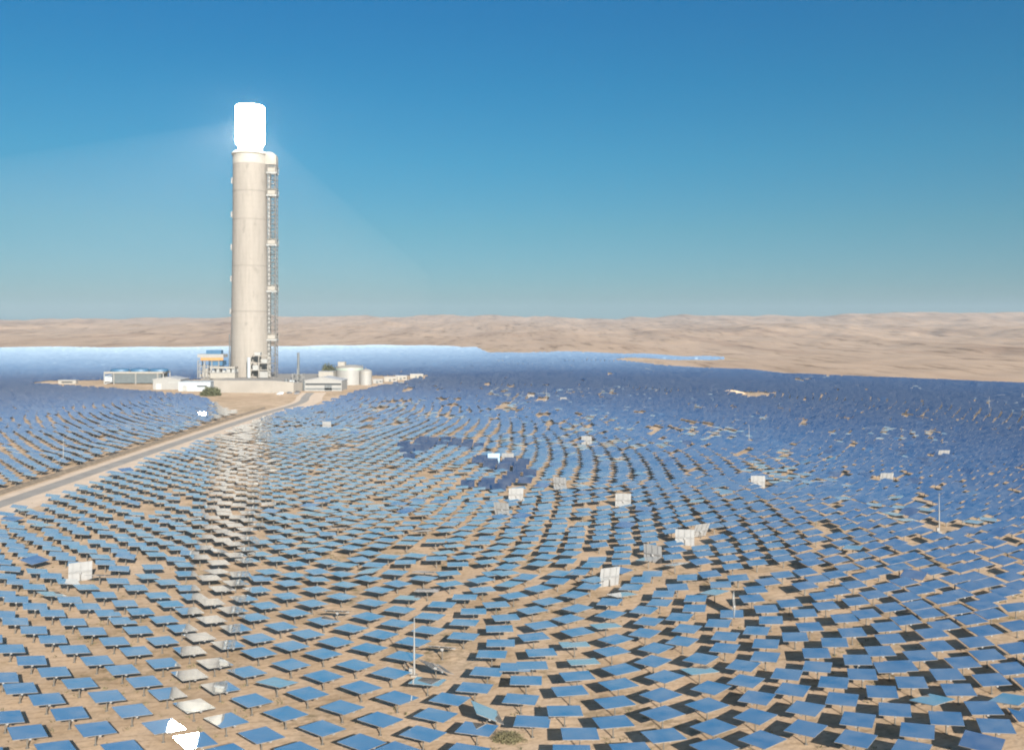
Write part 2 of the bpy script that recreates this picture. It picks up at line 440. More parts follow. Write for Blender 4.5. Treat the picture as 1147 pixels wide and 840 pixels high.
def bez(pts, n=14):
    out = []
    P_ = [Vector((*p, 0)) for p in pts]
    for i in range(len(P_) - 1):
        p0 = P_[max(i - 1, 0)]; p1 = P_[i]; p2 = P_[i + 1]; p3 = P_[min(i + 2, len(P_) - 1)]
        for k in range(n):
            t = k / n
            q = .5 * ((2 * p1) + (p2 - p0) * t + (2 * p0 - 5 * p1 + 4 * p2 - p3) * t * t + (3 * p1 - p0 - 3 * p2 + p3) * t ** 3)
            out.append((q.x, q.y))
    out.append(tuple(P_[-1][:2])); return out

ROADC = [(-150, 20), (-151, 200), (-151, 400), (-149.5, 560), (-146, 620), (-147, 660), (-154, 700), (-160, 745)]
strip('road_shoulder', bez([(x + 3, y) for x, y in ROADC]), 19, .02, M_TRACK)
strip('access_road', bez(ROADC), 6.0, .05, M_ASPH, .06)
strip('earth_bank', bez([(-159.5, 20), (-160.5, 200), (-160.5, 400), (-160, 520), (-158.5, 600)]), 2.6, .01, M_BERM, 1.1)

# ------------------------------------------------------------------ heliostats
PIVOT = 1.95
MW, MH, MT = 4.5, 3.95, 0.07
AIM = np.array([TX, TY, 229.5])
S = np.array(SUN)

def normals(P3):
    r = AIM - P3; r /= np.linalg.norm(r, axis=1)[:, None]
    n = r + S; return n / np.linalg.norm(n, axis=1)[:, None]

def frame_axes(n):
    u = np.stack([-n[:, 1], n[:, 0], np.zeros(len(n))], 1); u /= np.linalg.norm(u, axis=1)[:, None] + 1e-9
    return u, np.cross(n, u)

MEAS = """-336,1110 -53,1113 71,1113 -254,1115 -136,1115 142,1118 -465,1120 -545,1120 477,1120 243,1126 570,1137 -182,1137 -386,1142 306,1145 421,1147 187,1156 -309,1157 -110,1161 84,1161 -603,1166 506,1170 -44,1175 -522,1175 369,1177 -238,1177 254,1181 -440,1183 611,1184 129,1196 26,1197 -366,1201 444,1203 -169,1203 559,1207 -654,1210 315,1213 -99,1217 673,1219 196,1222 -295,1222 -577,1222 -33,1226 69,1230 -499,1231 504,1234 388,1238 624,1240 -225,1242 -423,1247 260,1249 138,1259 -351,1265 568,1267 -630,1269 675,1269 447,1269 -84,1269 12,1269 333,1274 -156,1274 -553,1279 204,1284 -281,1289 -474,1289 511,1295 80,1298 620,1302 390,1302 -686,1307 278,1309 -52,1309 -408,1311 -211,1311 150,1322 -612,1326 739,1327 -333,1329 456,1329 566,1329 -120,1332 -523,1332 333,1334 20,1336 685,1339 -732,1347 220,1351 94,1353 -272,1353 -467,1358 508,1360 399,1360 631,1360 -176,1365 -669,1369 -387,1370 -36,1370 275,1375 -573,1378 160,1380 735,1383 5,1388 559,1388 -113,1390 453,1390 578,1393 344,1395 30,1395 -233,1398 -330,1400 -523,1405 -446,1406 677,1408 107,1411 213,1413 -726,1416 -627,1416 523,1419 287,1424 387,1432 -164,1435 625,1437 730,1440 -31,1443 -291,1446 470,1448 -392,1451 45,1451 572,1457 155,1457 -585,1457 -502,1460 -684,1465 -786,1468 792,1471 334,1471 -224,1471 226,1471 -110,1477 671,1480 -349,1482 99,1488 -451,1488 404,1491 -18,1494 515,1497 -282,1500 -158,1500 743,1500 273,1503 -638,1503 -562,1506 167,1512 -741,1512 -846,1515 611,1515 -411,1518 -508,1524 35,1524 460,1524 348,1527 -79,1527 -215,1536 -336,1539 691,1543 219,1543 561,1546 108,1549 -695,1552 406,1555 784,1555 -139,1558 -622,1558 -795,1558 -21,1565 292,1565 -462,1568 -552,1568 -270,1568 628,1575 500,1575 -389,1578 852,1581 158,1581 49,1584 729,1584 351,1594 -195,1594 -81,1598 -750,1601 234,1604 -850,1604 -323,1608 -668,1608 445,1611 677,1611 790,1615 -600,1615 -518,1615 97,1618 575,1622 -11,1625 -448,1628 291,1628 -250,1632 -143,1632 173,1643 -893,1643 386,1646 841,1646 622,1646 733,1650 515,1650 -809,1650 -712,1651 -383,1653 -68,1660 -658,1660 -310,1664 -573,1664 36,1668 235,1668 -200,1671 -498,1671 791,1671 454,1675 117,1679 327,1679 906,1686 680,1686 -860,1690 -765,1690 567,1694 -446,1696 734,1698 -29,1701 853,1701 -127,1701 -621,1705 -706,1709 -364,1709 506,1709 -256,1713 270,1713 179,1717 -551,1717 65,1721 631,1721 -817,1731 -917,1734 795,1736 445,1740 341,1740 -498,1740 891,1744 -192,1744 -88,1748 -595,1752 737,1752 -319,1752 581,1756 -421,1756 3,1758 -665,1760 -767,1763 207,1765 118,1765 680,1765 842,1769 -959,1769 286,1769 -869,1769 385,1781 940,1785 621,1789 -162,1794 -255,1796 467,1798 -376,1798 784,1798 -57,1798 -489,1798 51,1806 -559,1806 -727,1811 231,1815 888,1815 -824,1815 -628,1815 726,1815 -926,1817 151,1819 321,1819 571,1828 992,1833 -122,1837 -5,1837 828,1837 -326,1837 409,1837 669,1837 -225,1841 -439,1841 -544,1846 943,1850 -976,1852 -780,1855 775,1855 90,1855 -682,1855 -879,1855 507,1857 164,1864 -62,1869 257,1869 885,1873 -389,1873 610,1873 -177,1878 -606,1878 -288,1878 -502,1878 351,1878 454,1883 -735,1892 28,1892 714,1892 1006,1892 -1023,1892 -933,1897 936,1901 -836,1901 550,1906 -444,1906 819,1911 -554,1911 658,1911 -666,1916 -12,1916 287,1916 98,1916 -130,1916 -239,1916 404,1916 -347,1916 -36,1921 136,1921 -400,1925 -180,1930 603,1930 -501,1930 -979,1933 -294,1935 -609,1935"""
near = np.array([tuple(map(float, t.split(','))) for t in MEAS.split()]) / 10.0

# fields and clearings: polygons in plan
CLEAR = [np.array([(-440, 835), (-330, 765), (-232, 690), (-212, 655), (-172, 566), (-138, 570), (-126, 605), (-121, 734), (-106, 834), (-82, 960),
                   (-90, 1000), (-160, 985), (-235, 950), (-330, 920), (-450, 905)], float),
         np.array([(166, 730), (170, 672), (186, 690), (205, 722), (200, 742), (180, 750)], float)]

def ring_field():
    out = []; rr = 744.0; rings = []
    r = 744.0
    while r < 1250: rings.append(r); r += 5.5 if r < 900 else 5.5 + (r - 900) * .004
    r = 744.0 - 5.5
    while r > 100: rings.append(r); r -= 5.5 if r > 420 else 5.2
    zones = [(600, 790), (455, 600), (345, 455), (260, 345), (195, 260), (140, 195), (95, 140), (790, 1040), (1040, 1300)]
    for R_ in rings:
        k = round((R_ - 744) / 5.5)
        lo, hi = next(z for z in zones if z[0] <= R_ < z[1])
        da = 7.4 / (hi * .955)
        off = (k % 2) * .5 * da
        a = np.arange(-math.pi, math.pi, da) + off
        out.append(np.stack([TX + R_ * np.sin(a), TY - R_ * np.cos(a)], 1))
    return np.concatenate(out)

rf = ring_field()
rf += rng.normal(0, .32, rf.shape)
rf = rf[rng.random(len(rf)) > .045]
keep = inside(rf, FIELD) & (dist_poly(rf, FIELD) > 4)
keep &= np.abs(rf[:, 0]) < .62 * rf[:, 1] + 60
keep &= rf[:, 1] > 60
for c in CLEAR: keep &= ~inside(rf, c)
keep &= ~((rf[:, 0] > -162.5) & (rf[:, 0] < -138.5) & (rf[:, 1] < 640))
rf = rf[keep]
# the measured front rows replace the computed ones where they were measured
fx = np.abs(rf[:, 0] / np.maximum(rf[:, 1], 1)) < .56
zone = fx & (rf[:, 1] < 186)
d2 = np.full(len(rf), 1e9)
for p in near: d2 = np.minimum(d2, np.hypot(rf[:, 0] - p[0], rf[:, 1] - p[1]))
rf = rf[~(zone | (d2 < 5.0))]

# upright panels: (x px, centre y px, yaw of the face, tilt, kind) turned to plan positions
def at_px(x, y, h=PIVOT):
    D = 1050 * (CAM_H - h) / (y - 366); return ((x - 573.5) / 1050 * D, D)
UPR = [(90, 640, -32, 84, 'w'), (366, 475, 4, 80, 'w'), (569, 513, 8, 80, 'b'), (553, 514, 0, 78, 'm'), (562, 569, 22, 70, 'w'), (578, 553, -12, 82, 'w'),
       (627, 543, 30, 84, 'w'), (698, 561, 2, 80, 'w'), (683, 646, -25, 80, 'w'), (731, 620, 38, 86, 'w'), (767, 602, 8, 86, 'w'),
       (785, 594, -28, 62, 'g'), (657, 491, 6, 78, 'w'), (849, 540, 5, 84, 'w'), (993, 534, -3, 70, 'w'), (1057, 509, -4, 70, 'w'),
       (822, 677, 74, 84, 'm'), (595, 444, 0, 70, 'w'), (631, 447, 0, 70, 'w')]
upr = np.array([at_px(u[0], u[1]) for u in UPR])
# a heliostat on end stands in its own place of the pattern: take the nearest computed one out
def drop_near(A, pts, rad):
    d = np.full(len(A), 1e9)
    for p in pts: d = np.minimum(d, np.hypot(A[:, 0] - p[0], A[:, 1] - p[1]))
    return A[d > rad]
rf = drop_near(rf, upr, 4.6)
near = drop_near(near, upr, 3.6)
masts_px = [(464, 757, 8.8, 'tall white lightning mast with a square box at its foot'),
            (1052, 597, 10.0, 'slim white mast among the deep blue mirrors'),
            (839, 500, 8.8, 'thin pale mast with bare ground at its foot'),
            (612, 448, 9.6, 'faint far mast between two small white panels'),
            (1108, 464, 10.0, 'faint grey mast near the foot of the hills'),
            (71, 517, 9.0, 'thin pale mast among mirrors beyond the road')]
mast_xy = [at_px(m[0], m[1], 0) for m in masts_px]
rf = drop_near(rf, mast_xy, 3.4)
# bare patches in the far rows
for _ in range(170):
    cy = rng.uniform(460, 1050); cx = rng.uniform(-.25, .55) * cy
    if cx < -100 and cy < 1000: continue
    ex_, ey_ = rng.uniform(2.6, 5.2), rng.uniform(11, 21) * cy / 700
    rf = rf[((rf[:, 0] - cx) / ex_) ** 2 + ((rf[:, 1] - cy) / ey_) ** 2 > 1]
order = np.argsort(near[:, 1]); near = near[order]
N_IND = 285
ind = near[:N_IND]; rf = np.concatenate([rf, near[N_IND:]])

def tilt(n, ax, deg):
    """turn normals n towards the horizontal direction ax by deg"""
    t = np.radians(deg)
    v = n * np.cos(t)[:, None] + ax * np.sin(t)[:, None]
    return v / np.linalg.norm(v, axis=1)[:, None]

def jitter(n, s):
    v = n + rng.normal(0, s, n.shape); return v / np.linalg.norm(v, axis=1)[:, None]

# --- the mass of the field: one object
zf, _ = terrain(rf)
Pf = np.c_[rf, zf + PIVOT + rng.normal(0, .08, len(rf))]
Nf = jitter(normals(Pf), .011)
k = rng.random(len(rf))
ax = np.c_[rng.normal(0, 1, (len(rf), 2)), np.zeros(len(rf))]; ax /= np.linalg.norm(ax, axis=1)[:, None]
blot = np.array([noise.fractal(Vector((p[0] * .021, p[1] * .012, 4.4)), 1, 2, 4) for p in rf])
off = (k < .06)
Nf[off] = tilt(Nf[off], ax[off], rng.uniform(1.5, 9, off.sum()))
off = (k > .985)
Nf[off] = tilt(Nf[off], ax[off], rng.uniform(5, 12, off.sum()))
# mirrors laid flat for the day, single ones and whole clusters
k2 = rng.random(len(rf))
flat = ((blot > .30) & (k2 < .45) | (k2 < .022)) & (rf[:, 1] > 240) & (rf[:, 0] > -110) & ~((np.abs(rf[:, 0] + 150) < 40) & (rf[:, 1] < 640))
fl_ = np.c_[rng.normal(0, .035, (flat.sum(), 2)), np.ones(flat.sum())]
Nf[flat] = fl_ / np.linalg.norm(fl_, axis=1)[:, None]
# a squad of mirrors parked at another angle in mid field
px = 573.5 + 1050 * rf[:, 0] / rf[:, 1]; py = 366 + 1050 * (CAM_H - PIVOT) / rf[:, 1]
sq = ((np.hypot((px - 520 - (py - 515) * 1.5) / 66, (py - 518) / 27) < 1) & (np.array([noise.noise(Vector((a_ * .028 + b_ * .030, a_ * .02 - b_ * .011, 1.5))) for a_, b_ in rf]) > -.06) & (rng.random(len(rf)) < .8))
Nf[sq] = tilt(Nf[sq], np.tile([[.15, -1, 0]], (sq.sum(), 1)), rng.uniform(24, 30, sq.sum()))
# no stray sun glare: a mirror turned by chance to show the receiver goes back to its duty
dc = Pf - np.array([0, 0, CAM_H]); dc /= np.linalg.norm(dc, axis=1)[:, None]
rc = dc - 2 * np.sum(dc * Nf, 1)[:, None] * Nf
ta = AIM - Pf; ta /= np.linalg.norm(ta, axis=1)[:, None]
hit = (np.sum(rc * ta, 1) > math.cos(R(4.0))) & (rf[:, 1] > 150)
Nf[hit] = normals(Pf[hit])
for gx, gy in ((229, 463),):                                # the one far mirror that flashes beyond the road
    g = at_px(gx, gy); j = int(np.argmin(np.hypot(rf[:, 0] - g[0], rf[:, 1] - g[1])))
    b_ = ta[j] - dc[j]; Nf[j] = b_ / np.linalg.norm(b_)
Uf, Vf = frame_axes(Nf)
def heliostat_mass(name, Pc, Nn, Uu, Vv, zg):
    n = len(Pc); hw, hh = MW / 2, MH / 2
    vs = np.zeros((n, 16, 3)); q = 0
    for t in (0.0, -MT):
        for sx, sy in ((-1, -1), (1, -1), (1, 1), (-1, 1)):
            vs[:, q] = Pc + Uu * (sx * hw) + Vv * (sy * hh) + Nn * (t + .12); q += 1
    foot = np.c_[Pc[:, :2], zg - .3]
    for base in (foot, Pc + Nn * .02):
        for sx, sy in ((-1, -1), (1, -1), (1, 1), (-1, 1)):
            vs[:, q] = base + np.array([sx * .10, sy * .10, 0]); q += 1
    fl = np.array([(0, 1, 2, 3), (7, 6, 5, 4), (0, 4, 5, 1), (1, 5, 6, 2), (2, 6, 7, 3), (3, 7, 4, 0),
                   (8, 9, 13, 12), (9, 10, 14, 13), (10, 11, 15, 14), (11, 8, 12, 15)])
    ff = (fl[None] + (np.arange(n) * 16)[:, None, None]).reshape(-1, 4)
    mi = np.tile([0, 1, 3, 3, 3, 3, 2, 2, 2, 2], n)
    return mesh_np(name, vs.reshape(-1, 3), ff, [M_MIRROR, M_BACK, M_STEEL, M_EDGE], mi)
mass = heliostat_mass('heliostat_field', Pf, Nf, Uf, Vf, zf)
tag(mass, 'sea of small blue mirrors on posts filling the plain around the tower', 'mirror field', kind='stuff')
print('field heliostats', len(rf), 'individual', len(ind), 'upright', len(upr))

# --- one heliostat with its parts, then copies
def proto_meshes():
    m = MB(); m.mi = 0
    hw, hh = MW / 2, MH / 2
    m._add([(-hw, -hh, .12), (hw, -hh, .12), (hw, hh, .12), (-hw, hh, .12)], [(0, 1, 2, 3)])
    m.mi = 1
    v = [(-hw, -hh, .118), (hw, -hh, .118), (hw, hh, .118), (-hw, hh, .118), (-hw, -hh, .05), (hw, -hh, .05), (hw, hh, .05), (-hw, hh, .05)]
    m._add(v, [(7, 6, 5, 4)]); m.mi = 2
    m._add(v, [(0, 4, 5, 1), (1, 5, 6, 2), (2, 6, 7, 3), (3, 7, 4, 0)])
    me = bpy.data.meshes.new('mirror'); m.bm.to_mesh(me); m.bm.free(); me.materials.append(M_MIRROR); me.materials.append(M_BACK); me.materials.append(M_EDGE)
    f = MB()
    f.box(-hw + .1, -.13, -.16, hw - .1, .13, .047)                     # torque tube
    for x in (-1.45, 0, 1.45): f.box(x - .05, -hh + .1, -.06, x + .05, hh - .1, .046)
    fr = bpy.data.meshes.new('support_frame'); f.bm.to_mesh(fr); f.bm.free(); fr.materials.append(M_FRAME)
    p = MB(); p.cyl(0, 0, -.3, PIVOT - .2, .10, .09, 10); p.cyl(0, 0, -.3, .1, .24, .24, 10)
    po = bpy.data.meshes.new('post'); p.bm.to_mesh(po); p.bm.free(); po.materials.append(M_STEEL)
    d = MB(); d.box(-.24, -.2, PIVOT - .42, .24, .2, PIVOT - .1); d.cyl(0, 0, PIVOT - .55, PIVOT - .42, .2, .2, 10)
    dr = bpy.data.meshes.new('drive_head'); d.bm.to_mesh(dr); d.bm.free(); dr.materials.append(M_FRAME)
    for me_ in (me, fr, po, dr):
        b_ = bmesh.new(); b_.from_mesh(me_)
        if me_ is not me: bmesh.ops.recalc_face_normals(b_, faces=b_.faces)
        b_.to_mesh(me_); b_.free()
    return me, fr, po, dr
H_MIR, H_FR, H_PO, H_DR = proto_meshes()

def heliostat(x, y, z, n, label, group, flat=0.0):
    root = thing('heliostat', label, 'heliostat', (x, y, z), 0, group)
    n = np.asarray(n, float); n /= np.linalg.norm(n)
    u = np.array([-n[1], n[0], 0]); u /= np.linalg.norm(u) + 1e-9; v = np.cross(n, u)
    e = Matrix((u, v, n)).transposed().to_euler()
    for nm, me, rot in (('mirror', H_MIR, True), ('support_frame', H_FR, True), ('post', H_PO, False), ('drive_head', H_DR, False)):
        o = bpy.data.objects.new(nm, me); link(o, root)
        if rot:
            o.location = (0, 0, PIVOT); o.rotation_euler = e
    return root

zi = terrain(ind)[0]
Pi = np.c_[ind, zi + PIVOT]
Ni = jitter(normals(Pi), .003)
# those that the photograph shows off target: pixel place, axis, degrees
ODD = [(489, 748, (.9, .45, 0), 21), (546, 798, (1, .1, 0), 24), (378, 686, (0, 1, 0), 15), (495, 725, (.2, 1, 0), 17),
       (784, 752, (.1, 1, 0), 5), (1044, 784, (.1, 1, 0), 6), (1132, 784, (0, 1, 0), 6), (653, 742, (0, 1, 0), 4.5), (644, 722, (0, 1, 0), 4.5),
       (679, 701, (0, 1, 0), 4), (697, 666, (0, 1, 0), 4.5), (770, 648, (0, -1, 0), 9), (479, 661, (0, 1, 0), 5), (800, 664, (0, 1, 0), 4.5),
       (311, 765, (0, 1, 0), 3.5), (58, 666, (0, 1, 0), 4.5), (758, 657, (0, 1, 0), 3), (1138, 680, (0, 1, 0), 3), (480, 764, (0, 1, 0), 3.5),
       (537, 725, (.2, 1, 0), 14), (457, 669, (0, 1, 0), 3), (1147, 833, (0, -1, 0), 8), (1012, 836, (0, -1, 0), 8), (1100, 833, (0, -1, 0), 8)]
ipx = 573.5 + 1050 * ind[:, 0] / ind[:, 1]; ipy = 366 + 1050 * (CAM_H - PIVOT) / ind[:, 1]
for ox, oy, a_, dg in ODD:
    j = int(np.argmin(np.hypot(ipx - ox, ipy - oy)))
    if np.hypot(ipx[j] - ox, ipy[j] - oy) < 9:
        a_ = np.array([a_], float); a_ /= np.linalg.norm(a_)
        Ni[j] = tilt(Ni[j:j + 1], a_, np.array([dg]))[0]

ORD = ['first', 'second', 'third', 'fourth', 'fifth', 'sixth', 'seventh', 'eighth', 'ninth', 'tenth', 'eleventh', 'twelfth', 'thirteenth',
       'fourteenth', 'fifteenth', 'sixteenth', 'seventeenth', 'eighteenth', 'nineteenth', 'twentieth', 'twenty-first', 'twenty-second',
       'twenty-third', 'twenty-fourth', 'twenty-fifth', 'twenty-sixth', 'twenty-seventh', 'twenty-eighth', 'twenty-ninth', 'thirtieth']
def seen_in(P0, n):
    d = P0 - np.array([0, 0, CAM_H]); d = d / np.linalg.norm(d); r = d - 2 * (d @ n) * n
    if r[2] < 0: return 'dark mirror tipped towards the ground'
    if r[2] < .075 and abs(r[1]) > .2: pale = True
    else: pale = False
    ex = P0[:2] - np.array([TX, TY]); a = r[0] ** 2 + r[1] ** 2; b = ex @ r[:2]; c = ex @ ex - 15.5 ** 2
    disc = b * b - a * c
    if disc > 0:
        t = (-b - math.sqrt(disc)) / a; zz = P0[2] + t * r[2]
        if t > 0 and 209 < zz < 250: return 'glaring white mirror'
        if t > 0 and zz < 209: return 'beige mirror reflecting the tower'
    return 'pale hazy mirror' if pale else 'blue mirror'
rad_i = np.hypot(ind[:, 0] - TX, ind[:, 1] - TY)
rk = np.round((rad_i - 744) / 5.5).astype(int)
rows = sorted(set(rk.tolist()), reverse=True)
azi = np.arctan2(ind[:, 0] - TX, TY - ind[:, 1])
for r_i, kk in enumerate(rows):
    mem = np.where(rk == kk)[0]; mem = mem[np.argsort(azi[mem])]
    for c_i, j in enumerate(mem):
        lab = f"{seen_in(Pi[j], Ni[j])}, {ORD[c_i]} from left, {ORD[r_i]} curved row from the bottom right"
        heliostat(ind[j, 0], ind[j, 1], zi[j], Ni[j], lab, 'blue mirrors of the front rows')

UL = ['white upright panel alone among small mirrors by the left edge', 'small white upright panel just beyond the road end near the plant',
      'small white upright panel touching a light blue upright one', 'light blue upright mirror touching a small white panel',
      'leaning white panel below another white panel in mid field', 'white upright panel just above a leaning white one',
      'narrow white panel turned aside in mid field, beside darker mirrors', 'widest white upright panel, standing alone right of mid field',
      'nearest white panel with dark grid of ribs on its back', 'white panel turned edgeways with a dark shadow at its left',
      'square white panel in front of a duller leaning panel', 'dull white ribbed panel leaning behind a square white one',
      'small white panel alone at the start of the deep blue mirrors', 'tiny white upright panel where the deep blue mirrors begin',
      'bright white tilted panel standing out of the deep blue mirrors on the right', 'pale tilted panel farthest right among the deep blue mirrors',
      'beige upright mirror turned sideways behind a blue one, long dark shadow beside it',
      'left one of two tiny white panels far out either side of a mast', 'right one of two tiny white panels far out either side of a mast']
for (ux, uy, yaw, el, kd), (x, y), lab in zip(UPR, upr, UL):
    a = R(yaw); e = R(90 - el)
    f = np.array([math.sin(a) * math.cos(e), math.cos(a) * math.cos(e), math.sin(e)])   # reflecting side turned away from the camera
    if kd == 'm':
        f = np.array([math.sin(a) * math.cos(e), -math.cos(a) * math.cos(e), math.sin(e)])
    heliostat(x, y, gz(x, y), f, lab, 'panels stood on end in the mirror field')

# ------------------------------------------------------------------ the tower
def tower():
    t = thing('solar_tower', 'tall pale concrete solar tower with a blinding white receiver on top', 'tower', (TX, TY, 0))
    s = MB()
    s.lathe(0, 0, [(17.2, -2), (17.0, 12), (16.4, 46), (16.35, 46.2), (15.6, 96), (15.1, 140), (14.8, 196), (14.8, 196.2)], 64)
    s.build('shaft', M_CONC, t, True)
    for z in (66, 106, 147, 172):
        c = MB(); rr = np.interp(z, [46, 96, 140, 196], [16.4, 15.6, 15.1, 14.8])
        c.lathe(0, 0, [(rr - .5, z - .35), (rr + .18, z - .35), (rr + .18, z + .25), (rr - .5, z + .25)], 64)
        c.build('joint_ring', M_RING, t, True)
    c = MB(); c.lathe(0, 0, [(15.05, 202.2), (15.05, 202.8)], 64); c.build('joint_ring', M_PIPE, t, True)
    c = MB(); c.lathe(0, 0, [(14.2, 196.2), (14.9, 196.25), (14.95, 203), (15.0, 204.2), (15.9, 204.6), (15.9, 206), (14.6, 207), (9, 207.2)], 64)
    c.build('top_rim', M_NECKRIM, t, True)
    c = MB(); c.lathe(0, 0, [(10.6, 207.2), (10.6, 213)], 48); c.build('receiver_neck', M_NECK, t, True)
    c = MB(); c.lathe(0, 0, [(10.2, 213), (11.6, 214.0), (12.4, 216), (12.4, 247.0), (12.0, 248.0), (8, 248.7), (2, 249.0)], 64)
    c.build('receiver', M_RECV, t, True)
    # hood over the lift shaft
    c = MB(); prof = [(12.8, 207)] + [(18.5 + 5.5 * math.sin(a), 201.5 + 5.5 * math.cos(a)) for a in np.linspace(0, math.pi / 2, 8)] + [(24, 196), (12.8, 196)]
    c.prism(prof, -4.0, 4.0); c.build('lift_hood', M_CREAM, t)
    # open steel lift shaft with landings
    x0, x1, y0, y1 = 16.3, 23.6, -3.6, 3.6
    l = MB()
    for x in (x0, x1):
        for y in (y0, y1): l.bar((x, y, 0), (x, y, 196), .62)
    z = 0; up = True
    while z < 194:
        for y in (y0, y1):
            l.bar((x0, y, z + 3.9), (x1, y, z + 3.9), .42)
            l.bar((x0, y, z), (x1, y, z + 3.9), .3) if up else l.bar((x1, y, z), (x0, y, z + 3.9), .3)
        for x in (x0, x1):
            l.bar((x, y0, z + 3.9), (x, y1, z + 3.9), .42)
            l.bar((x, y0, z), (x, y1, z + 3.9), .3)
        z += 3.9; up = not up
    lift = l.build('lift_shaft', M_LIFT, t)
    g = MB()
    for x in (18.1, 21.8):
        for y in (-1.6, 1.6): g.bar((x, y, 0), (x, y, 196), .35)
    for z in np.arange(2, 195, 3.0): g.box(17.9, -1.8, z, 22.0, 1.8, z + .25)
    g.build('guide_rails', M_LIFT, lift)
    g = MB(); g.box(16.6, -1.9, 1, 18.0, 1.9, 195); g.build('cable_duct', M_PIPE, lift)
    for z in (40, 83, 124, 168, 188):
        p = MB(); p.box(x0 - .9, y0 - .9, z, x1 + .9, y1 + .9, z + 1.3); p.build('landing', M_PIPE, lift)
        p = MB()
        for x in (x0 - .8, x1 + .8):
            for y in (y0 - .8, y1 + .8): p.bar((x, y, z + 1.3), (x, y, z + 6), .3)
        p.box(x0 + .4, y0 - .7, z + 1.6, x1 - .4, y1 + .7, z + 5.2); p.box(x0 - 1, y0 - 1, z + 5.9, x1 + 1, y1 + 1, z + 6.2)
        p.build('landing_cabin', M_CREAM, lift)
    for z in (182, 152, 123, 95, 66):
        r_ = np.interp(z, [46, 96, 140, 196], [16.4, 15.6, 15.1, 14.8])
        p = MB(); p.box(-r_ - 1.5, -2, z - 2.5, -r_ + .4, 2, z + 2.5); p.build('side_bracket', M_WHITE, t)
    p = MB(); p.cyl(-17.6, -2.5, 0, 46, .55, .55, 12); p.build('riser_pipe', M_DARK, t)
    p = MB(); p.box(-.9, -17.5, 0, .9, -16.2, 9); return t


tower()

# ------------------------------------------------------------------ the plant round the tower foot
def gable(name, label, x, y, w, d, h, rise, wall, roof, rz=0.0, cat='building', openings=(), group=None):
    """a shed: w along x, d along y; openings (x0, z0, x1, z1, material, name) on the front wall"""
    t = thing(name, label, cat, (x, y, gz(x, y)), rz, group)
    b = MB(); b.prism([(-w / 2, -.5), (w / 2, -.5), (w / 2, h), (0, h + rise), (-w / 2, h)], -d / 2, d / 2); b.build('wall', wall, t)
    r = MB(); o = .5
    r.prism([(-w / 2 - o, h - .05), (0, h + rise + .12), (w / 2 + o, h - .05), (w / 2 + o, h + .3), (0, h + rise + .5), (-w / 2 - o, h + .3)], -d / 2 - o, d / 2 + o)
    r.build('roof', roof, t)
    for x0, z0, x1, z1, m, nm in openings:
        q = MB(); q.box(x0, -d / 2 - .08, z0, x1, -d / 2 + .2, z1); q.build(nm, m, t)
    return t

def podium():
    t = thing('podium', 'broad pale concrete retaining block carrying the tower', 'podium', (-205, 745, 0))
    b = MB()
    # plan outline, sloping down at its right end
    out = [(-32, 0), (16, -4), (30, 6), (36, 30), (36, 130), (-62, 130), (-62, 60), (-32, 40)]
    n = len(out)
    top = [9.2, 9.2, 7.2, 6.5, 8.5, 8.5, 8.5, 9.2]
    v = [(x, y, -.5) for x, y in out] + [(x, y, top[i]) for i, (x, y) in enumerate(out)]
    b._add(v, [tuple(range(n, 2 * n))] + [(k, (k + 1) % n, n + (k + 1) % n, n + k) for k in range(n)])
    b.build('wall', M_PODC, t)
    c = MB()
    for i in range(2):
        a = Vector((*out[i], top[i])); e = Vector((*out[i + 1], top[i + 1])); c.bar(a + Vector((0, .3, .25)), e + Vector((0, .3, .25)), .5)
    c.build('coping', M_CREAM, t)
podium()
PZ = 9.0

def steel_bay():
    t = thing('steel_frame', 'open steel pipe frame with an orange beam left of the tower foot', 'steel frame', (-262, 815, 8.5))
    f = MB()
    for x in (-9, -3, 3, 9):
        for y in (-6, 6): f.bar((x, y, -.3), (x, y, 15), .8)
    for z in (5, 10, 14.6):
        for y in (-6, 6): f.bar((-9, y, z), (9, y, z), .6)
        for x in (-9, -3, 3, 9): f.bar((x, -6, z), (x, 6, z), .6)
    f.build('frame', M_PALE, t)
    d = MB(); d.box(-9.4, -6.4, 17.4, 13, 6.4, 20.2); d.build('roof', M_WHITE, t)
    d = MB(); d.box(-6.5, -7.0, 14.9, 13, -6.5, 17.3); d.build('beam', M_ORANGE, t)
    d = MB(); d.box(1, -5.5, 10.4, 12, 5.5, 14.4); d.build('tank', M_BLUE, t)
    d = MB()
    for i in range(6): d.box(-8 + i * 2.6, -5.6, .4, -6.4 + i * 2.6, 4, 3.0 + 2.5 * (i % 3))
    d.build('cabinet', M_CREAM, t)
    d = MB()
    for i in range(4): d.cyl(-7 + i * 3.3, -6.9, -.3, 13 - i, .4, .4, 10)
    d.build('pipe', M_WHITE, t)
    d = MB(); d.box(-3, -3, 20.2, 10, 3, 23.6); d.build('cooler', M_BLUE, t)
steel_bay()

